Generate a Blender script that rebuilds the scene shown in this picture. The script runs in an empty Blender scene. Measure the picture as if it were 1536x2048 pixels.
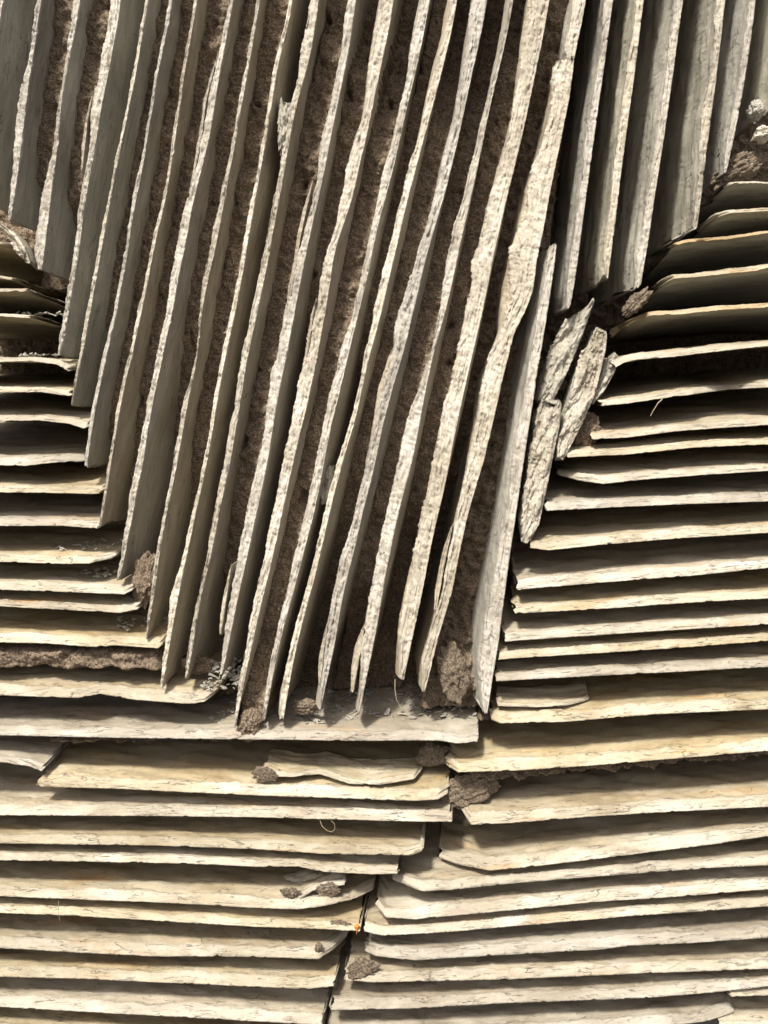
import bpy, math
import numpy as np
from mathutils import Vector, Matrix

# ------------------------------------------------------------------ camera, world, sun
S = 0.00065                    # metres per photo pixel on the wall's front plane
VX, VY = 950.0, 850.0          # where the camera's axis meets the wall (photo pixels)
DPX = 1547.0                   # camera distance in photo pixels (about 1 m)
Z0 = 1.45                      # eye height
scene = bpy.context.scene
C = scene.collection

cam_d = bpy.data.cameras.new("camera")
cam = bpy.data.objects.new("camera", cam_d); C.objects.link(cam)
cam.location = (0, -DPX * S, Z0)
cam.rotation_euler = (math.radians(90), 0, 0)
cam_d.sensor_width = 36; cam_d.sensor_fit = 'AUTO'
cam_d.lens = 36 * DPX / 2048
cam_d.shift_x = (768 - VX) / 2048
cam_d.shift_y = (VY - 1024) / 2048
cam_d.clip_start = 0.02; cam_d.clip_end = 500
scene.camera = cam

SUN = Vector((-0.20, -0.56, 0.83)).normalized()     # towards the sun
w = bpy.data.worlds.new("World"); scene.world = w; w.use_nodes = True
nt = w.node_tree
sky = nt.nodes.new('ShaderNodeTexSky'); sky.sky_type = 'NISHITA'; sky.sun_disc = False
sky.sun_elevation = math.asin(SUN.z)
sky.sun_rotation = math.atan2(SUN.x, SUN.y)
sky.dust_density = 6.0; sky.air_density = 0.6; sky.ozone_density = 0.3
nt.links.new(sky.outputs[0], nt.nodes['Background'].inputs[0])
nt.nodes['Background'].inputs[1].default_value = 0.105
sd = bpy.data.lights.new("sun", 'SUN'); sd.energy = 4.1; sd.angle = math.radians(6.5)
sd.color = (1.0, 0.945, 0.85)
so = bpy.data.objects.new("sun", sd); C.objects.link(so)
so.rotation_euler = SUN.to_track_quat('Z', 'Y').to_euler()
so.location = (-1, -3, 4)
vs = scene.view_settings
vs.view_transform = 'Standard'; vs.look = 'None'; vs.gamma = 1.0
vs.exposure = 0.50
scene.cycles.max_bounces = 6; scene.cycles.diffuse_bounces = 4

# ------------------------------------------------------------------ noise (numpy)
def _h(ix, iy, iz, seed):
    n = (ix * 374761393 + iy * 668265263 + iz * 2147483647 + seed * 1274126177) & 0xFFFFFFFF
    n = ((n ^ (n >> 13)) * 1274126177) & 0xFFFFFFFF
    n = ((n ^ (n >> 16)) * 2246822519) & 0xFFFFFFFF
    return ((n ^ (n >> 15)) & 0xFFFFFF) / float(0xFFFFFF)
def vn(x, y, seed=0):
    x = np.asarray(x, float); y = np.asarray(y, float); x, y = np.broadcast_arrays(x, y)
    xi = np.floor(x); yi = np.floor(y); fx = x - xi; fy = y - yi
    xi = xi.astype(np.int64); yi = yi.astype(np.int64)
    def g(dx, dy):
        a = _h(xi + dx, yi + dy, 0, seed) * 2 * np.pi
        return np.cos(a) * (fx - dx) + np.sin(a) * (fy - dy)
    u = fx * fx * fx * (fx * (fx * 6 - 15) + 10); v = fy * fy * fy * (fy * (fy * 6 - 15) + 10)
    a = g(0, 0) * (1 - u) + g(1, 0) * u; b = g(0, 1) * (1 - u) + g(1, 1) * u
    return (a * (1 - v) + b * v) * 1.5
def fbm(x, y, seed=0, o=4, gain=0.5):
    t = 0; a = 1.0; f = 1.0
    for k in range(o):
        t = t + a * vn(x * f, y * f, seed + k * 17); a *= gain; f *= 2.03
    return t
def cells(x, y, seed=0):
    x, y = np.broadcast_arrays(np.asarray(x, float), np.asarray(y, float))
    xi = np.floor(x).astype(np.int64); yi = np.floor(y).astype(np.int64)
    f1 = np.full(x.shape, 9.0); idv = np.zeros(x.shape)
    for dx in (-1, 0, 1):
        for dy in (-1, 0, 1):
            cx = xi + dx + _h(xi + dx, yi + dy, 1, seed); cy = yi + dy + _h(xi + dx, yi + dy, 2, seed)
            d = (x - cx) ** 2 + (y - cy) ** 2
            m = d < f1
            f1 = np.where(m, d, f1); idv = np.where(m, _h(xi + dx, yi + dy, 3, seed), idv)
    return np.sqrt(f1), idv
def sstep(a, b, x):
    t = np.clip((x - a) / (b - a), 0, 1); return t * t * (3 - 2 * t)

# ------------------------------------------------------------------ materials
def N(t, k, **kw):
    n = t.nodes.new(k)
    for a, b in kw.items(): setattr(n, a, b)
    return n
def slate_material(name, dark, mid, light, ochre_amt=0.25, rough=0.62, streak=1.0, bump=1.0, ochre=(0.46, 0.27, 0.10), marks=0):
    m = bpy.data.materials.new(name); m.use_nodes = True
    t = m.node_tree; L = t.links; bs = t.nodes['Principled BSDF']
    uv = N(t, 'ShaderNodeUVMap', uv_map='grain')
    oi = N(t, 'ShaderNodeObjectInfo')
    mul = N(t, 'ShaderNodeMath', operation='MULTIPLY'); mul.inputs[1].default_value = 37.0
    L.new(oi.outputs['Random'], mul.inputs[0])
    cb = N(t, 'ShaderNodeCombineXYZ'); L.new(mul.outputs[0], cb.inputs[0]); L.new(mul.outputs[0], cb.inputs[2])
    add = N(t, 'ShaderNodeVectorMath', operation='ADD'); L.new(uv.outputs[0], add.inputs[0]); L.new(cb.outputs[0], add.inputs[1])
    def noise(sx, sy, detail=5, rg=0.6, dist=0.0):
        mp = N(t, 'ShaderNodeMapping'); mp.inputs['Scale'].default_value = (sx, sy, 1)
        L.new(add.outputs[0], mp.inputs[0])
        n = N(t, 'ShaderNodeTexNoise'); n.inputs['Scale'].default_value = 1.0
        n.inputs['Detail'].default_value = detail; n.inputs['Roughness'].default_value = rg
        n.inputs['Distortion'].default_value = dist
        L.new(mp.outputs[0], n.inputs['Vector']); return n.outputs[0]
    def ramp(src, stops):
        r = N(t, 'ShaderNodeValToRGB'); e = r.color_ramp.elements
        e[0].position, e[0].color = stops[0][0], (*stops[0][1], 1)
        e[1].position, e[1].color = stops[-1][0], (*stops[-1][1], 1)
        for p, c in stops[1:-1]:
            q = e.new(p); q.color = (*c, 1)
        L.new(src, r.inputs[0]); return r.outputs[0]
    def mix(f, a, b, bt='MIX'):
        x = N(t, 'ShaderNodeMix', data_type='RGBA', blend_type=bt)
        if isinstance(f, float): x.inputs[0].default_value = f
        else: L.new(f, x.inputs[0])
        for s_, v in ((6, a), (7, b)):
            if isinstance(v, tuple): x.inputs[s_].default_value = (*v, 1)
            else: L.new(v, x.inputs[s_])
        return x.outputs[2]
    big = noise(9, 22, 5, 0.62, 0.6)
    st = noise(22, 330, 6, 0.68, 0.4)
    gr = noise(420, 620, 3, 0.7)
    base = ramp(big, [(0.30, dark), (0.50, mid), (0.70, light)])
    sc = ramp(st, [(0.25, (0.62, 0.60, 0.57)), (0.5, (1, 1, 1)), (0.75, (1.22, 1.20, 1.16))])
    col = mix(min(1.0, 0.75 * streak), base, sc, 'MULTIPLY')
    gc = ramp(gr, [(0.25, (0.80, 0.79, 0.77)), (0.55, (1, 1, 1)), (0.78, (1.16, 1.15, 1.13))])
    col = mix(0.6, col, gc, 'MULTIPLY')
    # ochre iron stain in sparse patches
    oc = noise(6, 30, 4, 0.6, 0.8)
    om = ramp(oc, [(0.58, (0, 0, 0)), (0.74, (ochre_amt,) * 3)])
    col = mix(om, col, ochre)
    # thin dark flake outlines: contour arcs of a stretched noise, kept in sparse patches
    def arcs(sx, sy, lo, mx, my, width, th=0.52):
        c1 = noise(sx, sy, 3, 0.5, 0.5)
        d = N(t, 'ShaderNodeMath', operation='SUBTRACT'); d.inputs[1].default_value = lo; L.new(c1, d.inputs[0])
        ab = N(t, 'ShaderNodeMath', operation='ABSOLUTE'); L.new(d.outputs[0], ab.inputs[0])
        ln = ramp(ab.outputs[0], [(0.0, (1, 1, 1)), (width, (0, 0, 0))])
        mk = ramp(noise(mx, my, 2, 0.5), [(th, (0, 0, 0)), (th + 0.07, (1, 1, 1))])
        return mix(1.0, ln, mk, 'MULTIPLY')
    crack = mix(1.0, arcs(13, 70, 0.50, 20, 50, 0.007, 0.54), arcs(30, 170, 0.47, 31, 90, 0.010, 0.56), 'ADD')
    if marks:
        crack = mix(0.8, crack, arcs(26, 420, 0.52, 40, 150, 0.018, 0.56), 'ADD')
    crm = N(t, 'ShaderNodeMath', operation='MULTIPLY'); crm.inputs[1].default_value = 0.62; L.new(crack, crm.inputs[0])
    col = mix(crm.outputs[0], col, (0.06, 0.05, 0.038))
    # small per-slate tint
    hs = N(t, 'ShaderNodeHueSaturation')
    mr = N(t, 'ShaderNodeMapRange'); mr.inputs[3].default_value = 0.86; mr.inputs[4].default_value = 1.12
    L.new(oi.outputs['Random'], mr.inputs[0]); L.new(mr.outputs[0], hs.inputs['Value'])
    ms = N(t, 'ShaderNodeMath', operation='MULTIPLY'); ms.inputs[1].default_value = 13.7; L.new(oi.outputs['Random'], ms.inputs[0])
    fr = N(t, 'ShaderNodeMath', operation='FRACT'); L.new(ms.outputs[0], fr.inputs[0])
    m2 = N(t, 'ShaderNodeMapRange'); m2.inputs[3].default_value = 0.75; m2.inputs[4].default_value = 1.25
    L.new(fr.outputs[0], m2.inputs[0]); L.new(m2.outputs[0], hs.inputs['Saturation'])
    L.new(col, hs.inputs['Color']); L.new(hs.outputs[0], bs.inputs['Base Color'])
    rr = ramp(st, [(0.3, (rough - 0.1,) * 3), (0.7, (rough + 0.12,) * 3)]); L.new(rr, bs.inputs['Roughness'])
    bs.inputs['Specular IOR Level'].default_value = 0.35
    # bump
    b1 = N(t, 'ShaderNodeBump'); b1.inputs['Strength'].default_value = min(1.0, 0.55 * bump); b1.inputs['Distance'].default_value = 0.0012 * bump ** 2
    L.new(st, b1.inputs['Height'])
    b2 = N(t, 'ShaderNodeBump'); b2.inputs['Strength'].default_value = min(1.0, 0.55 * bump); b2.inputs['Distance'].default_value = 0.0008 * bump ** 2
    L.new(gr, b2.inputs['Height']); L.new(b1.outputs[0], b2.inputs['Normal'])
    b3 = N(t, 'ShaderNodeBump', invert=True); b3.inputs['Strength'].default_value = 0.8; b3.inputs['Distance'].default_value = 0.0015
    L.new(crack, b3.inputs['Height']); L.new(b2.outputs[0], b3.inputs['Normal'])
    L.new(b3.outputs[0], bs.inputs['Normal'])
    return m
def mortar_material(name, dark, mid, light):
    m = bpy.data.materials.new(name); m.use_nodes = True
    t = m.node_tree; L = t.links; bs = t.nodes['Principled BSDF']
    tc = N(t, 'ShaderNodeTexCoord')
    def noise(s_, d, r):
        n = N(t, 'ShaderNodeTexNoise'); n.inputs['Scale'].default_value = s_; n.inputs['Detail'].default_value = d
        n.inputs['Roughness'].default_value = r; L.new(tc.outputs['Object'], n.inputs['Vector']); return n.outputs[0]
    a = noise(14, 4, 0.6); b = noise(420, 5, 0.75); c = noise(900, 2, 0.6)
    r = N(t, 'ShaderNodeValToRGB'); e = r.color_ramp.elements
    e[0].position = 0.38; e[0].color = (*dark, 1); e[1].position = 0.66; e[1].color = (*light, 1)
    q = e.new(0.52); q.color = (*mid, 1); L.new(b, r.inputs[0])
    r2 = N(t, 'ShaderNodeValToRGB'); e = r2.color_ramp.elements
    e[0].position = 0.3; e[0].color = (0.68, 0.64, 0.60, 1); e[1].position = 0.7; e[1].color = (1.25, 1.22, 1.15, 1); L.new(a, r2.inputs[0])
    x = N(t, 'ShaderNodeMix', data_type='RGBA', blend_type='MULTIPLY'); x.inputs[0].default_value = 0.8
    L.new(r.outputs[0], x.inputs[6]); L.new(r2.outputs[0], x.inputs[7]); L.new(x.outputs[2], bs.inputs['Base Color'])
    bs.inputs['Roughness'].default_value = 0.95; bs.inputs['Specular IOR Level'].default_value = 0.1
    b1 = N(t, 'ShaderNodeBump'); b1.inputs['Strength'].default_value = 1; b1.inputs['Distance'].default_value = 0.003; L.new(b, b1.inputs['Height'])
    b2 = N(t, 'ShaderNodeBump'); b2.inputs['Strength'].default_value = 0.8; b2.inputs['Distance'].default_value = 0.0012; L.new(c, b2.inputs['Height'])
    L.new(b1.outputs[0], b2.inputs['Normal']); L.new(b2.outputs[0], bs.inputs['Normal'])
    return m
M_up = slate_material('upright_slate', (0.32, 0.285, 0.225), (0.43, 0.39, 0.315), (0.54, 0.50, 0.42), 0.12, streak=1.2, bump=1.35)
M_grey = slate_material('grey_slate', (0.29, 0.275, 0.23), (0.41, 0.395, 0.335), (0.54, 0.52, 0.45), 0.10, streak=1.2, bump=1.35)
M_edge = slate_material('chipped_edge', (0.36, 0.325, 0.26), (0.53, 0.495, 0.42), (0.66, 0.63, 0.56), 0.10, rough=0.55, streak=1.33, bump=1.45, marks=1)
M_flat = slate_material('flat_slate', (0.25, 0.203, 0.130), (0.35, 0.303, 0.212), (0.44, 0.402, 0.315), 0.5, streak=0.6, bump=1.1, marks=0)
M_flat_edge = slate_material('flat_slate_edge', (0.29, 0.25, 0.18), (0.40, 0.362, 0.28), (0.52, 0.49, 0.42), 0.5, streak=0.65, bump=1.2, marks=1)
M_ochre = slate_material('rusty_slate', (0.30, 0.225, 0.13), (0.42, 0.33, 0.21), (0.48, 0.43, 0.34), 0.8, streak=0.7)
M_mortar = mortar_material('mortar', (0.10, 0.080, 0.060), (0.26, 0.208, 0.158), (0.49, 0.415, 0.325))
M_lump = mortar_material('mortar_pale', (0.10, 0.082, 0.062), (0.24, 0.20, 0.155), (0.42, 0.365, 0.29))
def plain(name, col, r=0.8):
    m = bpy.data.materials.new(name); m.use_nodes = True
    t = m.node_tree; bs = t.nodes['Principled BSDF']; bs.inputs['Roughness'].default_value = r
    n = N(t, 'ShaderNodeTexNoise'); n.inputs['Scale'].default_value = 300
    q = N(t, 'ShaderNodeValToRGB'); e = q.color_ramp.elements
    e[0].color = (*[c * 0.6 for c in col], 1); e[1].color = (*[min(1, c * 1.3) for c in col], 1)
    t.links.new(n.outputs[0], q.inputs[0]); t.links.new(q.outputs[0], bs.inputs['Base Color']); return m
M_straw = plain('dry_straw', (0.36, 0.30, 0.20)); M_rust = plain('rust_orange', (0.62, 0.22, 0.05)); M_ground = plain('gravel', (0.10, 0.085, 0.06))

# ------------------------------------------------------------------ mesh helpers
def mesh_object(name, V, F, mats, uvs=None, fm=None, parent=None, smooth=True):
    """V (n,3) in photo-pixel space: x right, y into the wall, z up."""
    me = bpy.data.meshes.new(name)
    V = np.asarray(V, float)
    piv = np.array([V[:, 0].mean(), 0.0, V[:, 2].min()])
    W = (V - piv) * S
    F = np.asarray(F, np.int32)
    me.vertices.add(len(W)); me.vertices.foreach_set('co', W.ravel())
    n = F.shape[1]
    me.loops.add(F.size); me.loops.foreach_set('vertex_index', F.ravel())
    me.polygons.add(len(F))
    me.polygons.foreach_set('loop_start', np.arange(0, F.size, n, dtype=np.int32))
    me.polygons.foreach_set('loop_total', np.full(len(F), n, np.int32))
    for m in mats: me.materials.append(m)
    if fm is not None: me.polygons.foreach_set('material_index', np.asarray(fm, np.int32))
    me.polygons.foreach_set('use_smooth', np.full(len(F), smooth))
    if uvs is not None:
        l = me.uv_layers.new(name='grain'); l.data.foreach_set('uv', (np.asarray(uvs)[F.ravel()] * S).ravel())
    me.update(calc_edges=True); me.validate()
    o = bpy.data.objects.new(name, me); C.objects.link(o)
    loc = Vector((piv[0] * S, piv[1] * S, piv[2] * S + Z0))
    if parent is not None:
        o.parent = parent; loc = loc - parent.location
    o.location = loc
    return o
def tag(o, label, cat, group=None, kind=None):
    if label: o['label'] = label
    if cat: o['category'] = cat
    if group: o['group'] = group
    if kind: o['kind'] = kind
    return o

def slate(name, pts, side='V', W=14, depth=240, tilt=0.0, seed=1, mats=None, bev=0.55, chip=1.0,
          relief=1.0, ends=(0, 0), rough_end=4, lift=0.0, step=2.4, parent=None, wv=0.22, scal=1.0, dshift=0.0, smooth=26, corner=True, splint=0.0):
    """A slate on edge or on the flat. pts: (px, py[, bevel width[, depth]]) along its sharp arris."""
    P = []
    if side == 'H' and corner:
        q = np.array([(p[0], p[1]) for p in pts], float)
        xs_ = np.linspace(q[:, 0].min(), q[:, 0].max(), 200); o_ = np.argsort(q[:, 0]); ys_ = np.interp(xs_, q[o_, 0], q[o_, 1])
        wt = np.ones(200)
        for _ in range(25):
            c_ = np.polyfit(xs_, ys_, 1, w=np.sqrt(wt)); wt = 1 / np.maximum(np.abs(ys_ - np.polyval(c_, xs_)), 0.7) ** 1.3
        np_ = []
        for p in pts:
            zl = VY - np.polyval(c_, p[0]); zp = VY - p[1]; den = tilt - zp / DPX
            d_ = (zp - zl) / den if abs(den) > 0.05 else 0.0
            if abs(zp - zl) < 5 or d_ < 8: d_ = 0.0
            np_.append((p[0], p[1], p[2] if len(p) > 2 else None, min(d_, 190.0) + (p[3] if len(p) > 3 else 0)))
        pts = np_
    for p in pts:
        wd = p[2] if len(p) > 2 and p[2] is not None else W
        d = (p[3] if len(p) > 3 else 0.0) + dshift
        k = (DPX + d) / DPX
        P.append(((p[0] - VX) * k, (VY - p[1]) * k, wd * k, d))
    P = np.array(P, float)
    seg = np.hypot(np.diff(P[:, 0]), np.diff(P[:, 1])); cu = np.concatenate([[0], np.cumsum(seg)]); Lg = cu[-1]
    n = max(8, int(Lg / step) + 1)
    u = np.linspace(0, Lg, n)
    X, Z, Wd, Dd = [np.interp(u, cu, P[:, i]) for i in range(4)]
    kk = max(3, int(smooth / step)) | 1
    ker = np.hanning(kk + 2)[1:-1]; ker /= ker.sum()
    def sm(a):
        k2 = kk // 2
        lo = a[0] - (a[1:k2 + 1][::-1] - a[0]); hi = a[-1] - (a[-k2 - 1:-1][::-1] - a[-1])
        return np.convolve(np.concatenate([lo, a, hi]), ker, 'valid')
    if n > kk * 2:
        X, Z, Dd = sm(X), sm(Z), sm(Dd)
        kk = max(3, int(min(smooth, 20) / step)) | 1; ker = np.hanning(kk + 2)[1:-1]; ker /= ker.sum(); Wd = sm(Wd)
    tx, tz = np.gradient(X), np.gradient(Z)
    # a straight mean direction for the body keeps the blade planar
    mx, mz = X[-1] - X[0], Z[-1] - Z[0]; ml = math.hypot(mx, mz); mx /= ml; mz /= ml
    nx, nz = -mz, mx
    if (side == 'V' and nx > 0) or (side == 'H' and nz < 0): nx, nz = -nx, -nz
    # cross-section samples
    Wm = float(np.mean(Wd)); nW = int(np.clip(Wm / 1.3, 8, 30)); aw = np.linspace(0, 1, nW)
    bf = depth * np.array([1, .7, .48, .33, .22, .14, .08, .04, .015])
    bt = depth * np.linspace(0.06, 1, 19 if side == 'V' and tilt <= 0 else 36) ** (2.0 if side == 'V' and tilt <= 0 else 1.8)
    U = u[:, None]
    sn = 2.6 * fbm(U / 85, 8.8, seed + 4, 3)
    wmod = 1 + 0.6 * wv * fbm(U / 110, 3.3, seed + 5, 3) + 0.45 * wv * (np.floor(sn) + sstep(0.82, 1.0, sn - np.floor(sn))) + 0.05 * vn(U / 7, 1.7, seed + 6)
    Wu = np.maximum(Wd[:, None] * wmod, 2.5)
    arr = 0.6 * fbm(U / 9, 9.1, seed + 8, 3) + 1.5 * sstep(0.45, 0.55, vn(U / 34, 4.1, seed + 88)) * (side == 'H')                     # ragged arris
    ard = (0.5 if side == 'H' else 1.1) * fbm(U / 60, 4.4, seed + 9, 4)
    ardh = chip * 1.6 * np.abs(vn(U / 5, 2.2, seed + 10))
    nick = np.clip(fbm(U / 22, 7.7, seed + 77, 3) - 0.55, 0, 1) * 9 * chip
    ardh = ardh + nick
    # flat side (sharp arris side)
    B1 = bf[None, :] + 0 * U
    h1 = 2.0 * fbm(U / 130 + B1 / 90, B1 / 34, seed + 24, 4); h1 = np.floor(h1) + sstep(0, 0.15, h1 - np.floor(h1))
    A1 = (0.6 * fbm(U / 60, B1 / 22, seed + 11, 4) + (1.3 if side == 'H' else 0.5) * h1 * sstep(3, 12, B1)) + arr * np.exp(-B1 / 12)
    B1 = B1 + (ard + ardh) * np.exp(-B1 / 15)
    # chipped front
    A2 = aw[None, :] * Wu
    f, cid = cells(U / 10.5 + 0.5 * vn(U / 20, A2 / 9, seed + 3), A2 / 24 + 0.13 * U / 8.5, seed + 12)
    scoop = (np.clip(0.75 - f, 0, 1) * 4.6 + cid * 0.6) * (0.4 + 0.6 * np.exp(-(aw[None, :] * (1.1 + 0.9 * vn(U / 50, 6.1, seed + 2))) ** 2 * 3))
    lam = np.floor(aw[None, :] * (3 + seed % 3) + 0.5 * vn(U / 45, 5.5, seed + 13))
    lamd = _h(lam.astype(np.int64), np.zeros_like(lam, np.int64), 0, seed) * 4 + 4.5 * np.clip(vn(U / 38, lam * 3.1, seed + 14), -.3, 1)
    rg = fbm(U / 34, A2 / 4.5, seed + 15, 4)
    edge_f = np.minimum(aw * 6, 1)[None, :]
    B2 = bev * Wu * aw[None, :] ** 1.7 + chip * edge_f * (scal * scoop * 0.85 + lamd * 0.75 + 2.2 * rg + 0.7 * fbm(U / 7, A2 / 5, seed + 41, 2)) + ard + ardh * np.exp(-A2 / 4)
    if splint:
        q2 = 2.6 * 0.8 * fbm((U + 1.4 * A2) / 80, (A2 - 0.25 * U) / 20, seed + 61, 3); B2 = B2 + splint * edge_f * (np.floor(q2) + sstep(0.85, 1, q2 - np.floor(q2)))
    A2 = A2 + arr * (1 - aw[None, :]) + chip * 0.5 * fbm(U / 6, A2 / 3, seed + 16, 2) * edge_f
    # broad face
    b0 = B2[:, -1:]
    B3 = b0 + bt[None, :] * (1 + 0 * U)
    h = fbm(U / (110 if side == 'H' else 190) + 0.4 * B3 / 60, B3 / (36 if side == 'H' else 50), seed + 20, 3)
    fine = 0.14 * fbm(U / 24, B3 / 16, seed + 23, 2)
    q = (h + fine) * (5.5 if side == 'H' else 3.2); qf = np.floor(q); fr = q - qf
    terr = (qf + sstep(0.0, 0.10, fr)) * 2.4
    hr = (0.4 if side == 'H' else 0.9) * fbm(U / 44, B3 / 28, seed + 21, 3)
    front = 2.2 * np.exp(-(B3 - b0) / 7) + 1.2 * np.exp(-(B3 - b0) / 22)
    Wb = Wu + (Wd[:, None] * (1 + 0.5 * wv * vn(U / 160, 1.9, seed + 55)) - Wu) * sstep(1, 14, B3 - b0)
    A3 = Wb - relief * (np.clip(terr, -5, 6) + hr) - front * 0.6
    A3 = np.maximum(A3, Wb * 0.25)
    A3 = A3 + (A2[:, -1:] - A3) * np.exp(-(B3 - b0) / 2.0)
    A = np.concatenate([A1, A2, A3], 1); B = np.concatenate([B1, B2, B3], 1)
    m = A.shape[1]
    # ends: run of the slate's ends varies with depth -> broken, oblique cuts
    sfr = (u / Lg)[:, None]
    e0 = ends[0] * B / 100 + rough_end * (fbm(B / 26, A / 9, seed + 30, 4) + 0.3)
    e1 = ends[1] * B / 100 + rough_end * (fbm(B / 26, A / 9, seed + 31, 4) + 0.3)
    fall = 40.0
    sh = np.maximum(e0, -30) * np.exp(-(u[:, None]) / fall) - np.maximum(e1, -30) * np.exp(-(Lg - u[:, None]) / fall)
    if abs(ends[0]) + abs(ends[1]) > 0:
        sh = np.maximum(e0, -60) * (1 - sfr) ** 6 - np.maximum(e1, -60) * sfr ** 6
    off = A + tilt * B
    cX, cZ = np.polyfit(u, X, 2), np.polyfit(u, Z, 2)
    dn = (np.polyval(cX, u) - X) * nx + (np.polyval(cZ, u) - Z) * nz      # deviation of the arris from a plane
    off = off + dn[:, None] * sstep(2, 45, B)
    PX = X[:, None] + nx * off + mx * sh
    PZ = Z[:, None] + nz * off + mz * sh
    PY = Dd[:, None] + B
    V = np.stack([PX, PY, PZ], -1).reshape(-1, 3)
    girth = np.concatenate([[0], np.cumsum(np.hypot(np.diff(A.mean(0)), np.diff(B.mean(0))))])
    UV = np.stack(np.broadcast_arrays(U + 0 * A, girth[None, :] + 0 * A), -1).reshape(-1, 2)
    i = np.arange(n - 1)[:, None] * m; j = np.arange(m)[None, :]
    jn = (j + 1) % m
    F = np.stack([i + j, i + jn, i + m + jn, i + m + j], -1).reshape(-1, 4)
    nf = len(bf)
    seg_m = np.zeros(m, int); seg_m[nf - 1:nf + nW] = 1
    fm = np.broadcast_to(seg_m[None, :], (n - 1, m)).reshape(-1)
    # end caps: zip the flat side to the other side
    caps = []
    for base in (0, (n - 1) * m):
        lo, hi = 0, m - 1
        while hi - lo > 2:
            caps.append((base + lo, base + lo + 1, base + hi - 1, base + hi)); lo += 1; hi -= 1
        if hi - lo == 2: caps.append((base + lo, base + lo + 1, base + hi, base + hi))
    quads = [c for c in caps if len(set(c)) == 4]
    F = np.concatenate([F, np.array(quads)]); fm = np.concatenate([fm, np.ones(len(quads), int)])
    # orientation
    if (mx * nz - mz * nx) < 0: F = F[:, ::-1]
    o = mesh_object(name, V, F, mats or [M_up, M_edge], UV, fm, parent)
    return o

def lump(name, px, py, d, rx, ry, rz, seed, mat=None, grain=1.0, rot=0.0, parent=None, rough=1.0):
    import bmesh
    bm = bmesh.new(); bmesh.ops.create_icosphere(bm, subdivisions=6 if max(rx, rz) > 14 else 5, radius=1)
    co = np.array([v.co[:] for v in bm.verts]); F = np.array([[v.index for v in f.verts] for f in bm.faces]); bm.free()
    x, y, z = co.T
    n3 = lambda q, sd_, o_: (fbm(x * q, z * q, sd_, o_) + fbm(y * q + 5, x * q - 3, sd_ + 1, o_) + fbm(z * q + 9, y * q, sd_ + 2, o_)) / 1.7
    r = 1 + 0.75 * rough * (0.24 * n3(1.5, seed, 3) + 0.14 * n3(3.7, seed + 7, 2))
    f, _ = cells(x * rx / 5 + y * 2, z * rz / 5 + y * 3, seed + 9)
    r = r + grain * (0.45 - f) * 2.2 / max(rx, rz)
    co = co * r[:, None] * np.array([rx, ry, rz])
    c, s_ = math.cos(rot), math.sin(rot)
    co = np.stack([co[:, 0] * c - co[:, 2] * s_, co[:, 1], co[:, 0] * s_ + co[:, 2] * c], 1)
    k = (DPX + d) / DPX
    co = co + np.array([(px - VX) * k, d, (VY - py) * k])
    return mesh_object(name, co, F, [mat or M_lump], None, None, parent)

def strand(name, pts, r, mat):
    """thin bent fibre through (px, py, depth) points"""
    P = np.array([((p[0] - VX) * (DPX + p[2]) / DPX, p[2], (VY - p[1]) * (DPX + p[2]) / DPX) for p in pts], float)
    t = np.linspace(0, len(P) - 1, (len(P) - 1) * 6 + 1)
    Q = np.stack([np.interp(t, np.arange(len(P)), P[:, i]) for i in range(3)], 1)
    T = np.gradient(Q, axis=0); T /= np.linalg.norm(T, axis=1)[:, None]
    A = np.cross(T, [0.1, 1, 0.2]); A /= np.linalg.norm(A, axis=1)[:, None]; B = np.cross(T, A)
    an = np.arange(6) / 6 * 2 * np.pi
    rr = r * np.linspace(1, 0.5, len(Q))[:, None, None]
    V = Q[:, None, :] + rr * (A[:, None, :] * np.cos(an)[None, :, None] + B[:, None, :] * np.sin(an)[None, :, None])
    n = len(Q); i = np.arange(n - 1)[:, None] * 6; j = np.arange(6)[None, :]; jn = (j + 1) % 6
    F = np.stack([i + j, i + jn, i + 6 + jn, i + 6 + j], -1).reshape(-1, 4)
    return mesh_object(name, V.reshape(-1, 3), F, [mat])

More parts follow.
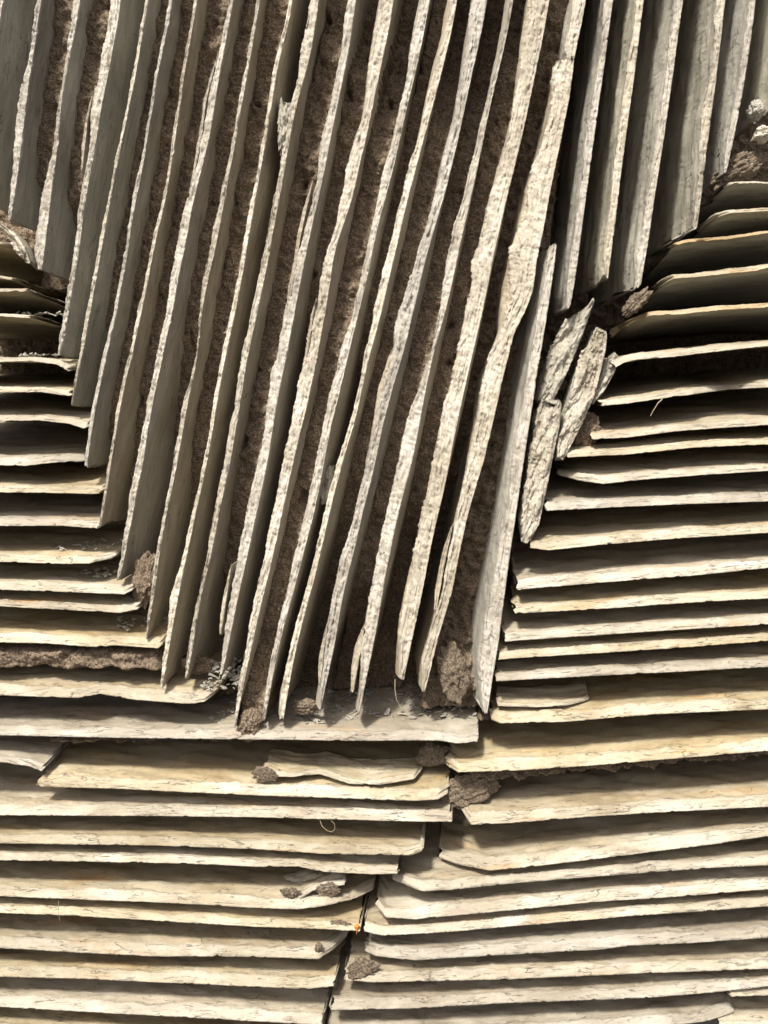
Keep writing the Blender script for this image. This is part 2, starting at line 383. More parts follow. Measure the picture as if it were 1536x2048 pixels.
# ------------------------------------------------------------------ the upright slates
# arris traced down the sharp right-hand side: (px, py, width of chipped front)
UP = [
 ([(28, -160, 16), (5, 0, 14), (-12, 130, 12), (-30, 330, 12), (-40, 400, 10)], 300, 'dark upright slate cut off by the left edge of the photo'),
 ([(106, -160, 12), (82, 0, 12), (70, 85, 14), (60, 150, 16), (49, 230, 24), (44, 280, 24), (36, 340, 16), (27, 400, 12), (20, 442, 7)], 300, 'upright slate with a bulging chipped edge, second from the left edge'),
 ([(186, -160, 16), (160, 0, 18), (146, 80, 16), (133, 140, 10), (121, 210, 9), (117, 270, 14), (109, 340, 20), (100, 400, 26), (92, 480, 30), (86, 520, 22), (82, 541, 12)], 300, 'upright slate widening to a thick ragged foot, third from the left edge'),
 ([(266, -160, 26), (241, 0, 28), (232, 60, 27), (222, 120, 26), (211, 175, 28), (201, 215, 30), (192, 280, 16), (178, 360, 17), (164, 440, 14), (157, 512, 15), (147, 560, 12), (136, 630, 14), (127, 680, 12), (119, 712, 5)], 300, 'thickest pale upright slate in the left corner, its edge flaking in layers'),
 ([(320, -160, 9), (297, 0, 9), (282, 80, 9), (270, 160, 10), (258, 210, 7), (244, 280, 8), (232, 340, 8), (220, 400, 9), (208, 470, 11), (197, 530, 9), (183, 610, 9), (170, 680, 9), (156, 745, 7), (143, 812, 4)], 290, 'smooth grey upright slate beside the thick corner slate'),
 ([(368, -160, 9), (345, 0, 9), (332, 70, 9), (318, 130, 8), (308, 200, 9), (298, 256, 9), (284, 345, 9), (277, 372, 11), (264, 440, 11), (255, 512, 9), (245, 560, 10), (232, 630, 9), (215, 700, 11), (200, 775, 12), (188, 830, 12), (178, 890, 10), (174, 936, 8)], 280, 'thin upright slate with a small notch high on its pale edge'),
 ([(419, -160, 8), (395, 0, 8), (384, 60, 7), (370, 140, 8), (361, 200, 7), (352, 270, 7), (341, 340, 7), (331, 400, 8), (318, 450, 8), (304, 512, 9), (291, 590, 9), (277, 650, 10), (262, 720, 9), (246, 780, 9), (236, 840, 8), (224, 910, 8), (214, 980, 8), (201, 1054, 4)], 270, 'narrow straight upright slate, seventh from the left edge'),
 ([(490, -160, 10), (467, 0, 9), (459, 40, 11), (446, 110, 14), (434, 170, 16), (424, 250, 20), (408, 320, 18), (390, 385, 14), (380, 430, 23), (371, 500, 24), (362, 520, 22), (346, 620, 16), (331, 680, 18), (320, 740, 15), (308, 790, 17), (300, 830, 14), (285, 930, 18), (270, 1000, 18), (262, 1045, 16), (250, 1110, 11), (237, 1162, 5)], 330, 'upright slate with a stepped bump where its edge thickens, broad dark face below'),
 ([(543, -160, 9), (520, 0, 9), (508, 70, 9), (492, 160, 9), (478, 240, 8), (464, 320, 9), (448, 400, 12), (435, 480, 14), (427, 512, 14), (413, 570, 12), (400, 640, 6), (397, 700, 3), (386, 760, 7), (376, 800, 12), (362, 880, 12), (350, 950, 9), (334, 1020, 8), (321, 1090, 9), (309, 1180, 9), (300, 1240, 7), (292, 1281, 4)], 290, 'upright slate pinched thin at mid height, its foot above the mortar bed'),
 ([(608, -160, 9), (585, 0, 9), (575, 60, 9), (556, 120, 9), (545, 200, 9), (535, 260, 8), (519, 350, 9), (505, 430, 11), (492, 505, 11), (478, 590, 11), (464, 650, 11), (452, 710, 11), (440, 765, 10), (427, 850, 9), (413, 930, 9), (396, 1005, 9), (383, 1065, 9), (370, 1130, 13), (355, 1195, 16), (343, 1270, 14), (333, 1320, 11), (324, 1377, 4)], 300, 'upright slate whose foot rests on the end of the stained slab'),
 ([(660, -160, 18), (637, 0, 19), (629, 60, 22), (622, 110, 22), (606, 160, 15), (592, 210, 13), (577, 290, 12), (562, 380, 13), (548, 450, 14), (538, 512, 13), (524, 580, 14), (511, 640, 15), (495, 710, 16), (484, 780, 14), (473, 850, 15), (459, 930, 14), (441, 1010, 15), (432, 1060, 13), (418, 1130, 10), (402, 1190, 9), (392, 1250, 9), (381, 1320, 9), (373, 1361, 5)], 290, 'upright slate beside the wedged mossy chip, foot above the debris'),
 ([(736, -160, 18), (712, 0, 19), (702, 70, 19), (688, 150, 17), (672, 220, 20), (655, 310, 18), (641, 380, 15), (629, 430, 14), (613, 500, 20), (596, 590, 24), (581, 670, 24), (563, 760, 27), (552, 810, 24), (541, 890, 22), (528, 960, 22), (512, 1030, 24), (499, 1090, 23), (486, 1150, 21), (476, 1195, 21), (466, 1245, 16), (455, 1300, 13), (443, 1352, 6)], 310, 'upright slate with long split layers along its left side and blunt foot'),
 ([(810, -160, 28), (787, 0, 29), (778, 60, 28), (764, 120, 27), (752, 180, 20), (741, 235, 18), (731, 280, 24), (716, 340, 29), (707, 390, 25), (692, 440, 17), (672, 480, 18), (667, 512, 24), (655, 600, 26), (645, 650, 30), (634, 720, 30), (622, 770, 30), (610, 830, 26), (596, 880, 24), (582, 945, 24), (567, 1010, 23), (553, 1080, 22), (540, 1140, 20), (525, 1195, 19), (508, 1270, 15), (493, 1340, 12), (480, 1400, 10), (471, 1455, 3)], 270, 'upright slate with heavy scalloped bulges and the longest pointed foot'),
 ([(884, -160, 20), (860, 0, 20), (843, 90, 21), (832, 140, 17), (812, 220, 15), (797, 290, 17), (784, 350, 19), (763, 420, 16), (745, 500, 16), (733, 560, 15), (716, 630, 15), (701, 690, 17), (690, 740, 19), (675, 800, 22), (660, 860, 20), (647, 930, 20), (633, 1005, 20), (620, 1060, 20), (600, 1130, 20), (588, 1185, 17), (570, 1240, 14), (553, 1310, 13), (540, 1380, 11), (529, 1441, 5)], 300, 'upright slate with a narrow split at its foot, left of the loose grey chip'),
 ([(938, -160, 14), (914, 0, 14), (904, 60, 13), (889, 120, 17), (873, 185, 17), (857, 240, 14), (842, 300, 15), (825, 360, 16), (805, 440, 17), (789, 512, 16), (770, 590, 17), (755, 660, 15), (738, 710, 13), (727, 765, 10), (713, 830, 10), (695, 890, 11), (678, 950, 14), (660, 1020, 14), (647, 1080, 12), (631, 1150, 11), (614, 1210, 13), (598, 1270, 13), (583, 1340, 14), (573, 1400, 14), (566, 1442, 7)], 320, 'upright slate right of the loose grey chip, foot in dark mortar crumbs'),
 ([(998, -160, 28), (974, 0, 28), (962, 70, 25), (943, 150, 21), (927, 230, 19), (911, 300, 20), (897, 360, 20), (880, 420, 20), (862, 480, 20), (850, 520, 21), (835, 590, 26), (822, 640, 34), (810, 700, 24), (793, 745, 22), (782, 790, 22), (765, 850, 22), (750, 930, 20), (735, 990, 20), (723, 1030, 18), (710, 1100, 26), (692, 1160, 26), (680, 1220, 24), (668, 1300, 22), (655, 1350, 14), (640, 1427, 3)], 320, 'upright slate split lengthwise with a shoulder halfway down its left side'),
 ([(1048, -160, 8), (1027, 0, 8), (1010, 90, 7), (985, 190, 9), (970, 260, 13), (952, 350, 16), (938, 410, 17), (925, 470, 22), (914, 520, 22), (897, 600, 18), (880, 660, 10), (868, 700, 7), (855, 760, 14), (842, 830, 26), (832, 890, 30), (818, 950, 28), (800, 1010, 26), (785, 1080, 26), (773, 1140, 26), (760, 1210, 26), (752, 1270, 26), (738, 1330, 20), (728, 1380, 9), (719, 1430, 3)], 320, 'upright slate almost pinched through, with a black broken hollow at its foot'),
 ([(1122, -160, 34), (1099, 0, 34), (1085, 80, 32), (1066, 170, 28), (1045, 270, 27), (1025, 350, 30), (1005, 430, 36), (987, 512, 38), (970, 600, 36), (952, 680, 34), (935, 750, 33), (918, 830, 38), (905, 890, 36), (893, 960, 34), (877, 1024, 33), (860, 1100, 32), (846, 1180, 30), (830, 1250, 30), (818, 1310, 20), (807, 1361, 10)], 300, 'broad upright slate with blunt foot hanging clear of the slab'),
 ([(1149, 118, 42), (1140, 190, 36), (1122, 280, 36), (1103, 370, 44), (1085, 470, 44), (1074, 520, 46), (1066, 580, 46), (1054, 615, 40), (1028, 668, 28), (1015, 720, 36), (1003, 768, 40), (985, 850, 30), (968, 920, 28), (950, 980, 24), (937, 1024, 24), (918, 1110, 20), (905, 1180, 18), (890, 1230, 18), (875, 1280, 18), (862, 1335, 18), (849, 1387, 6)], 260, 'long rough upright slate with a broken top and a step in its right side'),
 ([(1114, 487, 6), (1110, 520, 12), (1099, 600, 14), (1086, 680, 16), (1074, 750, 16), (1062, 830, 17), (1048, 920, 18), (1035, 1010, 18), (1020, 1110, 20), (1008, 1200, 24), (998, 1280, 24), (985, 1360, 22), (975, 1429, 8)], 300, 'upright slate with a smooth pale left face, foot beside the slab corner'),
 ([(1196, -160, 24), (1172, 0, 24), (1163, 50, 22), (1152, 100, 22), (1148, 122, 14)], 220, 'short upright slate stub above the long rough broken-topped slate'),
 ([(1250, -160, 14), (1226, 0, 14), (1217, 70, 12), (1206, 150, 12), (1191, 256, 14), (1178, 350, 12), (1167, 433, 12), (1157, 512, 13), (1149, 570, 12), (1140, 615, 6)], 330, 'upright slate ending in a thin point above the leaning shards'),
 ([(1310, -160, 14), (1287, 0, 14), (1278, 80, 14), (1268, 160, 14), (1254, 256, 13), (1243, 340, 13), (1232, 433, 12), (1222, 512, 11), (1216, 560, 6)], 340, 'grey upright slate with worn face, foot just above the tallest leaning shard'),
 ([(1392, -160, 12), (1366, 0, 11), (1355, 80, 16), (1346, 150, 12), (1331, 256, 12), (1318, 340, 12), (1304, 433, 12), (1292, 510, 14), (1281, 574, 8)], 340, 'upright slate with the smoothest sunlit grey face, edge crumbling pale'),
 ([(1472, -160, 14), (1451, 0, 14), (1443, 70, 12), (1434, 150, 10), (1421, 240, 16), (1411, 320, 10), (1402, 400, 9), (1394, 457, 5)], 340, 'upright slate with an arched scar on its face, near the right edge'),
 ([(1530, -160, 12), (1512, 0, 12), (1502, 80, 11), (1491, 150, 9), (1476, 240, 10), (1463, 300, 9), (1452, 347, 4)], 320, 'shorter upright slate at the top of the right stack'),
 ([(1606, -160, 12), (1590, 0, 12), (1570, 130, 10), (1560, 210, 8)], 320, 'shaded upright slate face at the far right edge of the photo'),
]
SPLAY = {0: -.04, 3: -.04, 7: -.03, 17: 0.05, 18: 0.12, 19: 0.26, 20: 0.1, 21: 0.10, 22: 0.11, 23: 0.14, 24: 0.13, 25: 0.12, 26: 0.1}
UPO = []
grey_from = 19
for k, (pts, dep, lab) in enumerate(UP):
    if pts[0][1] == -160:                     # the blades run on well above the photo
        a_, b_ = pts[0], pts[1]; q_ = 440 / (b_[1] - a_[1])
        pts = [(a_[0] - (b_[0] - a_[0]) * q_, -600, a_[2])] + list(pts)
    m = [M_grey, M_edge] if (k >= grey_from or k in (0, 1, 2, 3, 4, 5)) else [M_up, M_edge]
    e = 0
    o = slate('upright_slate', pts, 'V', depth=dep, seed=100 + k * 31, mats=m, relief=0.35 if k < 17 else 0.65,
              bev=0.45 if k < 19 else 0.7, chip=0.9 if max(p[2] for p in pts) < 13 else 1.15,
              ends=(0, 0), rough_end=5 if k < 20 else 12, tilt=SPLAY.get(k, 0.0), smooth=26 if k in (18, 19) else 170, wv=0.13)
    UPO.append(o)
    tag(o, lab, 'slate', 'upright slates set on edge')

# thin layers of the uprights that have split away beside the main edge
for (k, pts, d0) in [
    (3, [(185, 190, 2), (175, 240, 8), (170, 290, 9), (163, 345, 3)], 9),
    (7, [(437, 105, 2), (412, 200, 8), (404, 270, 8), (392, 330, 7), (380, 388, 3)], 8),
    (10, [(463, 1130, 2), (452, 1200, 8), (446, 1240, 8), (441, 1272, 4)], 8),
    (11, [(626, 360, 2), (612, 420, 8), (600, 480, 9), (590, 540, 9), (580, 600, 8), (566, 690, 2)], 9),
    (12, [(634, 595, 2), (626, 630, 6), (620, 680, 6), (612, 730, 2)], 8),
    (15, [(802, 668, 3), (784, 720, 10), (769, 780, 13), (755, 850, 13), (742, 920, 11), (730, 990, 3)], 10),
    (15, [(655, 1255, 3), (648, 1300, 9), (644, 1340, 9), (641, 1374, 4)], 7),
    (16, [(728, 1258, 5), (722, 1300, 15), (713, 1345, 13), (706, 1386, 6)], 9),
    (18, [(906, 1050, 3), (891, 1120, 10), (880, 1180, 10), (873, 1222, 6)], 9)]:
    slate('split_layer', pts, 'V', depth=90, seed=700 + k * 13 + len(pts), mats=[M_up, M_up], bev=0.5, chip=0.8, relief=0.3,
          rough_end=3, dshift=d0, parent=UPO[k], wv=0.15)

# ------------------------------------------------------------------ the flat slates, left stack
def tilt_at(py):
    return float(np.interp(py, [400, 600, 680, 740, 850, 1000, 1300, 1500, 1700, 2050],
                               [-.03, -.03, 0.02, 0.10, 0.17, 0.19, 0.17, 0.13, 0.08, 0.05]))
LEFT = [
 ([(-260, 470), (0, 488), (30, 500), (62, 528)], 8, 'topmost flat slate of left stack, mostly hidden in shadow', {}),
 ([(-260, 545), (0, 556), (25, 560), (52, 573)], 6, 'thin flat slate tip at the left edge, second from the top of its stack', {}),
 ([(-260, 585), (0, 583), (50, 583), (80, 597), (112, 614)], 9, 'flat slate with a bright curved edge, third from top of the left stack', {}),
 ([(-260, 628), (0, 632), (60, 636), (90, 648), (117, 660)], 7, 'flat slate with loose chip on it, fourth from top of the left stack', {}),
 ([(-260, 726), (0, 724), (60, 722), (115, 729), (138, 742)], 10, 'flat slate pointing at the foot of the thick corner slate', {}),
 ([(-260, 785), (0, 785), (80, 784), (140, 792)], 10, 'flat slate with splintered right end, sixth from top of the left stack', {}),
 ([(-260, 845), (0, 842), (80, 841), (140, 848), (170, 858)], 10, 'flat slate with smooth curved edge, seventh from top of the left stack', {}),
 ([(-260, 930), (0, 931), (50, 932), (100, 926), (168, 923)], 12, 'splintery flat slate under the deepest black gap on the left', {}),
 ([(-260, 984), (0, 985), (100, 986), (201, 989)], 12, 'broad tan flat slate level with the narrow upright slate foot', {}),
 ([(-260, 1052), (0, 1052), (120, 1052), (197, 1057)], 11, 'flat slate with fanned splinters ending under the narrow upright slate', {}),
 ([(-260, 1123), (0, 1124), (130, 1128), (180, 1127), (226, 1117)], 12, 'flat slate with dark splintered back and pale tongue-shaped front', {}),
 ([(-260, 1178), (0, 1180), (100, 1183), (250, 1189), (267, 1181)], 12, 'flat slate directly under the broad dark-faced upright slate', {}),
 ([(-260, 1208), (0, 1213), (130, 1220), (240, 1226), (277, 1219)], 10, 'clean narrow flat slate with rounded right end, left stack', {}),
 ([(-260, 1284), (0, 1285), (90, 1287), (190, 1294), (230, 1291), (319, 1297)], 13, 'cracked flat slate lying directly above the left mortar bed', {}),
 ([(-260, 1388), (0, 1391), (155, 1396), (200, 1388), (270, 1400), (380, 1408), (410, 1404), (432, 1388)], 14, 'ochre stained pale flat slab under the left mortar bed', {}),
 ([(-260, 1468), (0, 1471), (150, 1474), (300, 1477), (480, 1479), (580, 1480), (700, 1482), (880, 1481), (912, 1487), (956, 1484)], 12, 'long wide slab carrying the feet of the middle upright slates', {'depth': 420, 'tilt': 0.12}),
 ([(-260, 1520), (0, 1524), (60, 1533), (85, 1543)], 8, 'short broken flat slate at left edge below the long slab', {}),
 ([(70, 1571), (83, 1574), (250, 1578), (333, 1583), (512, 1591), (712, 1598), (829, 1602), (878, 1599), (897, 1588)], 14, 'pale layered flat slate right below the long slab', {}),
 ([(-260, 1629), (0, 1631), (200, 1632), (367, 1633), (512, 1635), (779, 1642), (845, 1644), (905, 1644)], 13, 'flat slate with shadowed ripples reaching farthest right of the lower left stack', {}),
 ([(-260, 1686), (0, 1687), (133, 1689), (300, 1691), (500, 1698), (645, 1708), (822, 1711), (845, 1704)], 11, 'square-ended flat slate with a fine hair curled on its shadow', {}),
 ([(-260, 1719), (0, 1721), (200, 1724), (367, 1727), (512, 1734), (595, 1733), (645, 1744), (745, 1749), (797, 1748)], 9, 'thin shaded flat slate under the square-ended one', {}),
 ([(-260, 1790), (0, 1793), (200, 1801), (333, 1806), (512, 1816), (595, 1819), (650, 1812), (712, 1798), (747, 1780)], 12, 'wide flat slate with two crumbly mortar spots near its right end', {}),
 ([(-260, 1823), (0, 1826), (133, 1831), (300, 1841), (512, 1854), (662, 1859), (719, 1864)], 9, 'narrow shaded flat slate holding the tiny orange husk', {}),
 ([(-260, 1893), (0, 1896), (167, 1906), (300, 1913), (512, 1914), (639, 1919), (670, 1898), (696, 1872)], 12, 'flat slate with obliquely snapped right end near the tiny husk', {}),
 ([(-260, 1951), (0, 1954), (167, 1958), (333, 1966), (512, 1974), (612, 1978), (670, 1973)], 12, 'bluish flat slate second from the bottom of the left stack', {}),
 ([(-260, 2011), (0, 2014), (167, 2024), (333, 2033), (512, 2043), (646, 2051)], 12, 'lowest clearly seen flat slate of the left stack', {}),
 ([(-260, 2066), (0, 2072), (333, 2092), (640, 2108)], 12, 'flat slate barely showing at the bottom left corner', {}),
]
for k, (pts, wd, lab, kw) in enumerate(LEFT):
    py = pts[len(pts) // 2][1]
    a = dict(depth=300 if py > 1270 else 440, tilt=tilt_at(py))
    a.update(kw)
    o = slate('flat_slate', pts, 'H', W=wd, seed=2000 + k * 37, mats=[M_flat, M_flat_edge], bev=1.3, chip=0.6, scal=0.7, wv=0.13,
              relief=0.36, rough_end=6, smooth=9, **a)
    tag(o, lab, 'slate', 'flat slates of the left stack')
    if k == 17:
        slate('split_layer', [(520, 1552), (580, 1554), (640, 1549), (700, 1568), (760, 1570), (830, 1558), (846, 1538)], 'H',
              W=7, depth=70, tilt=0.13, seed=31, mats=[M_flat, M_flat_edge], bev=1.2, chip=0.6, relief=0.4, dshift=14, parent=o, smooth=8)
    if k == 21:
        slate('split_layer', [(480, 1796), (560, 1804), (600, 1800), (622, 1784), (650, 1774), (690, 1770)], 'H',
              W=6, depth=60, tilt=0.09, seed=33, mats=[M_flat, M_flat_edge], bev=1.2, chip=0.9, dshift=12, parent=o, smooth=6)

# ------------------------------------------------------------------ right stack
RIGHT = [
 ([(1446, 377), (1460, 368), (1500, 366), (1536, 367), (1760, 362)], 7, 'topmost flat slate of the right stack, under the pale stones', {}),
 ([(1397, 467), (1412, 450), (1430, 435), (1460, 426), (1536, 422), (1760, 420)], 12, 'flat slate with pale peeling top, second in the right stack', {}),
 ([(1341, 499), (1352, 491), (1374, 484), (1457, 478), (1536, 466), (1760, 452)], 8, 'rust edged flat slate, third from top of the right stack', {'m': 1}),
 ([(1308, 584), (1325, 568), (1347, 557), (1390, 554), (1510, 542), (1536, 536), (1760, 522)], 12, 'flat slate whose tip touches the round mortar lump', {}),
 ([(1223, 675), (1240, 660), (1262, 647), (1300, 631), (1357, 629), (1440, 620), (1536, 615), (1760, 606)], 12, 'flat slate with orange rusty underside, below the round mortar lump', {'m': 1}),
 ([(1228, 736), (1248, 725), (1274, 719), (1344, 714), (1424, 704), (1536, 692), (1760, 680)], 14, 'flat slate with wavy peeled top pointing at the dark small shard', {'tilt': 0.06}),
 ([(1200, 812), (1257, 807), (1307, 799), (1384, 789), (1457, 779), (1536, 775), (1760, 766)], 11, 'flat slate with a dry rootlet hanging below its edge', {}),
 ([(1185, 879), (1257, 875), (1357, 862), (1536, 850), (1760, 842)], 12, 'tan flat slate below the hanging rootlet', {}),
 ([(1136, 915), (1257, 909), (1390, 895), (1536, 889), (1760, 884)], 12, 'narrow flat slate beside the foot of the tallest leaning shard', {}),
 ([(1114, 950), (1160, 962), (1207, 968), (1290, 959), (1424, 949), (1536, 942), (1760, 935)], 12, 'flat slate with long tapered left corner', {}),
 ([(1092, 1022), (1224, 1015), (1357, 1009), (1536, 1003), (1760, 996)], 13, 'flat slate with rounded left end, level with the white splintered shard', {}),
 ([(1058, 1096), (1097, 1101), (1190, 1091), (1357, 1077), (1536, 1066), (1760, 1060)], 13, 'golden tan flat slate with a crumbled left tip', {}),
 ([(1033, 1180), (1124, 1172), (1257, 1161), (1390, 1151), (1536, 1136), (1760, 1126)], 13, 'flat slate with a wide shaded top and curved scratches', {}),
 ([(1028, 1227), (1190, 1219), (1357, 1207), (1536, 1197), (1760, 1190)], 12, 'whitish flat slate with square left end beside the smooth-faced upright', {}),
 ([(1008, 1284), (1024, 1282), (1190, 1271), (1324, 1262), (1536, 1249), (1760, 1242)], 12, 'flat slate, first of three evenly spaced pale ones above the stained slab', {}),
 ([(995, 1320), (1024, 1317), (1190, 1307), (1357, 1296), (1536, 1282), (1760, 1276)], 11, 'flat slate, middle of three evenly spaced pale ones', {}),
 ([(990, 1363), (1024, 1361), (1190, 1352), (1357, 1344), (1536, 1334), (1760, 1326)], 11, 'flat slate, lowest of three evenly spaced pale ones', {}),
 ([(980, 1440), (1000, 1447), (1130, 1444), (1307, 1429), (1357, 1427), (1536, 1419), (1760, 1412)], 14, 'stained ochre flat slab beside the pointed foot of the smooth-faced upright', {}),
 ([(893, 1532), (915, 1545), (1040, 1541), (1190, 1531), (1357, 1517), (1536, 1502), (1760, 1492)], 14, 'flat slate running over the right mortar bed', {}),
 ([(922, 1622), (940, 1650), (1024, 1646), (1190, 1633), (1357, 1623), (1536, 1614), (1760, 1606)], 14, 'flat slate with broken left corner under the right mortar bed', {}),
 ([(879, 1717), (912, 1729), (979, 1742), (1024, 1738), (1157, 1723), (1290, 1706), (1424, 1689), (1536, 1673), (1760, 1660)], 14, 'brightest white flat slate with a stepped left corner', {}),
 ([(784, 1760), (815, 1772), (845, 1783), (900, 1780), (1024, 1767), (1257, 1748), (1424, 1736), (1536, 1731), (1760, 1724)], 11, 'flat slate tucked under the brightest white one, with chamfered left corner', {}),
 ([(752, 1812), (769, 1835), (829, 1839), (1024, 1821), (1190, 1804), (1324, 1796), (1536, 1779), (1760, 1770)], 12, 'yellowish flat slate at the joint between both lower stacks', {}),
 ([(726, 1863), (765, 1872), (900, 1864), (1024, 1853), (1257, 1833), (1536, 1813), (1760, 1805)], 10, 'grey flat slate just right of the tiny orange husk', {}),
 ([(729, 1903), (752, 1913), (829, 1921), (1024, 1909), (1204, 1899), (1257, 1892), (1390, 1886), (1536, 1876), (1760, 1870)], 12, 'warm flat slate with a nibbled edge above the large mortar splash', {}),
 ([(687, 1960), (745, 1965), (1024, 1959), (1257, 1948), (1536, 1938), (1760, 1933)], 11, 'flat slate bearing the large mortar splash on its left end', {}),
 ([(660, 2021), (830, 2017), (1024, 2006), (1257, 1998), (1400, 1988), (1536, 1973), (1760, 1962)], 11, 'flat slate below the large mortar splash', {}),
 ([(652, 2082), (900, 2076), (1120, 2068), (1330, 2052), (1410, 2044), (1467, 2026)], 12, 'curl-edged flat slate at the bottom ending before the right edge', {}),
 ([(1460, 1994), (1536, 1991), (1760, 1986)], 8, 'small flat slate end at the bottom right corner', {}),
 ([(1440, 2062), (1536, 2056), (1760, 2050)], 9, 'lowest flat slate at the bottom right corner', {}),
]
for k, (pts, wd, lab, kw) in enumerate(RIGHT):
    kw = dict(kw); och = kw.pop('m', 0)
    py = pts[-2][1]
    a = dict(depth=300 if py > 1270 else 440, tilt=tilt_at(py + 60 * 0)); a.update(kw)
    o = slate('flat_slate', pts, 'H', W=wd, seed=5000 + k * 41, mats=[M_grey if k < 5 else M_flat, M_ochre if och else M_flat_edge],
              bev=1.3, chip=0.6, scal=0.7, wv=0.13, relief=0.38, rough_end=6, smooth=9, **a)
    tag(o, lab, 'slate', 'flat slates of the right stack')
    if k == 17:
        slate('split_layer', [(994, 1412), (1080, 1415), (1130, 1412), (1180, 1400)], 'H',
              W=5, depth=70, tilt=0.17, seed=37, mats=[M_flat, M_flat_edge], bev=1.2, chip=0.6, relief=0.4, dshift=16, parent=o, smooth=8)

# ------------------------------------------------------------------ leaning shards and small wedged chips
SH = [
 ([(1191, 598, 2), (1180, 628, 22), (1172, 652, 46), (1150, 708, 47), (1137, 739, 44), (1122, 770, 40), (1104, 806, 30)], 70, 25, 'broad leaning shard with rippled tan face under the pointed upright'),
 ([(1216, 664, 26), (1212, 700, 34), (1207, 719, 44), (1190, 790, 48), (1168, 840, 44), (1148, 880, 34), (1127, 922, 15)], 90, 5, 'tallest leaning shard, white and splintered at its middle'),
 ([(1124, 806, 38), (1120, 850, 50), (1106, 915, 47), (1092, 985, 44), (1078, 1050, 38), (1060, 1084, 20)], 70, 5, 'white splintered shard wedged beside the smooth-faced upright slate'),
 ([(1238, 708, 10), (1231, 742, 24), (1210, 780, 22), (1186, 810, 8)], 50, 20, 'small dark shard behind the tip of the tallest shard'),
 ([(583, 203, 26), (582, 235, 28), (576, 275, 22), (566, 308, 12)], 30, 8, 'mossy chip wedged between two upright slates near the top'),
 ([(666, 930, 12), (663, 965, 20), (655, 995, 18), (648, 1012, 10)], 26, 34, 'loose grey chip stuck between two upright slates at mid height'),
 ([(0, 448, 8), (30, 468, 22), (50, 495, 22), (62, 527, 8)], 30, 0, 'pale twisted shard on top of the left stack'),
]
for k, (pts, dep, d0, lab) in enumerate(SH):
    o = slate('slate_shard', pts, 'V', depth=dep, seed=9000 + k * 53, mats=[M_grey, M_grey if k in (0, 3, 4, 5) else M_edge], bev=0.35,
              chip=1.1, scal=0.3, relief=0.6, rough_end=12, dshift=d0, wv=0.12, step=1.6, smooth=4, splint=4.0)
    tag(o, lab, 'slate shard')
# pale stones at the top right
o = lump('stone', 1528, 268, 20, 22, 20, 14, 61, M_edge, 0.3, 0.3, rough=1.6); tag(o, 'bright white broken stone at the right edge above the right stack', 'stone')
o = lump('stone', 1512, 222, 60, 15, 20, 20, 62, M_grey, 0.3, 0.3, rough=1.4); tag(o, 'small tan stone under the far right upright slate', 'stone')

# ------------------------------------------------------------------ mortar bed behind everything (one height field)
def vline(i, py):
    p = np.array([(q[0], q[1]) for q in UP[i][0]], float)
    s0 = (p[1, 0] - p[0, 0]) / (p[1, 1] - p[0, 1]); s1 = (p[-1, 0] - p[-3, 0]) / (p[-1, 1] - p[-3, 1])
    x = np.interp(py, p[:, 1], p[:, 0])
    x = np.where(py < p[0, 1], p[0, 0] + s0 * (py - p[0, 1]), x)
    return np.where(py > p[-1, 1], p[-1, 0] - 0.2 * (py - p[-1, 1]), x)
st_ = 3.0
gx = np.arange(-300 , 1800, st_); gy = np.arange(-620, 2140, st_)
GX, GY = np.meshgrid(gx, gy)
depth = np.where(GY < 1270, 420.0, 230.0)
GAP = {0: [(0, 210)], 1: [(0, 48), (330, 60), (400, 150)], 2: [(0, 44), (380, 60), (470, 150)], 3: [(0, 120), (150, 160)],
       4: [(0, 56), (450, 60), (620, 70), (760, 140)], 5: [(0, 54), (700, 58), (860, 75), (960, 140)], 6: [(0, 52), (780, 62), (950, 100), (1060, 170)],
       7: [(0, 52), (620, 60), (860, 120), (1000, 190), (1130, 150)], 8: [(0, 54), (880, 60), (1000, 110), (1150, 190)], 9: [(0, 170), (80, 190), (600, 190)],
       10: [(0, 90), (90, 60), (980, 62), (1150, 110), (1290, 190)], 11: [(0, 130), (60, 95), (140, 60), (560, 70), (700, 130), (900, 200)],
       12: [(0, 150), (160, 110), (230, 52), (1050, 52), (1330, 60), (1420, 40)], 13: [(0, 85), (90, 75), (560, 58), (700, 90), (800, 170), (1250, 200)],
       14: [(0, 120), (120, 90), (260, 56), (900, 60), (1050, 110), (1250, 200)], 15: [(0, 150), (170, 110), (260, 60), (820, 62), (1000, 80), (1200, 120), (1330, 190)],
       16: [(0, 120), (120, 60), (800, 62), (1000, 90), (1100, 150), (1250, 200)], 17: [(0, 80), (100, 80), (500, 100), (800, 110), (950, 170), (1100, 230)],
       18: [(0, 110), (500, 110), (800, 110), (1000, 95), (1250, 110), (1380, 80)]}
end_y = [p[0][-1][1] for p in UP]
for i in range(19):
    xl, xr = vline(i, GY), vline(i + 1, GY) if i < 18 else vline(19, GY)
    yy = max(end_y[i], min(end_y[min(i + 1, 19)], 1430))
    m = (GX >= xl - 6) & (GX < xr - 6) & (GY < yy + 14)
    g = GAP[i]
    depth = np.where(m, np.interp(GY, [q[0] for q in g], [q[1] for q in g]), depth)
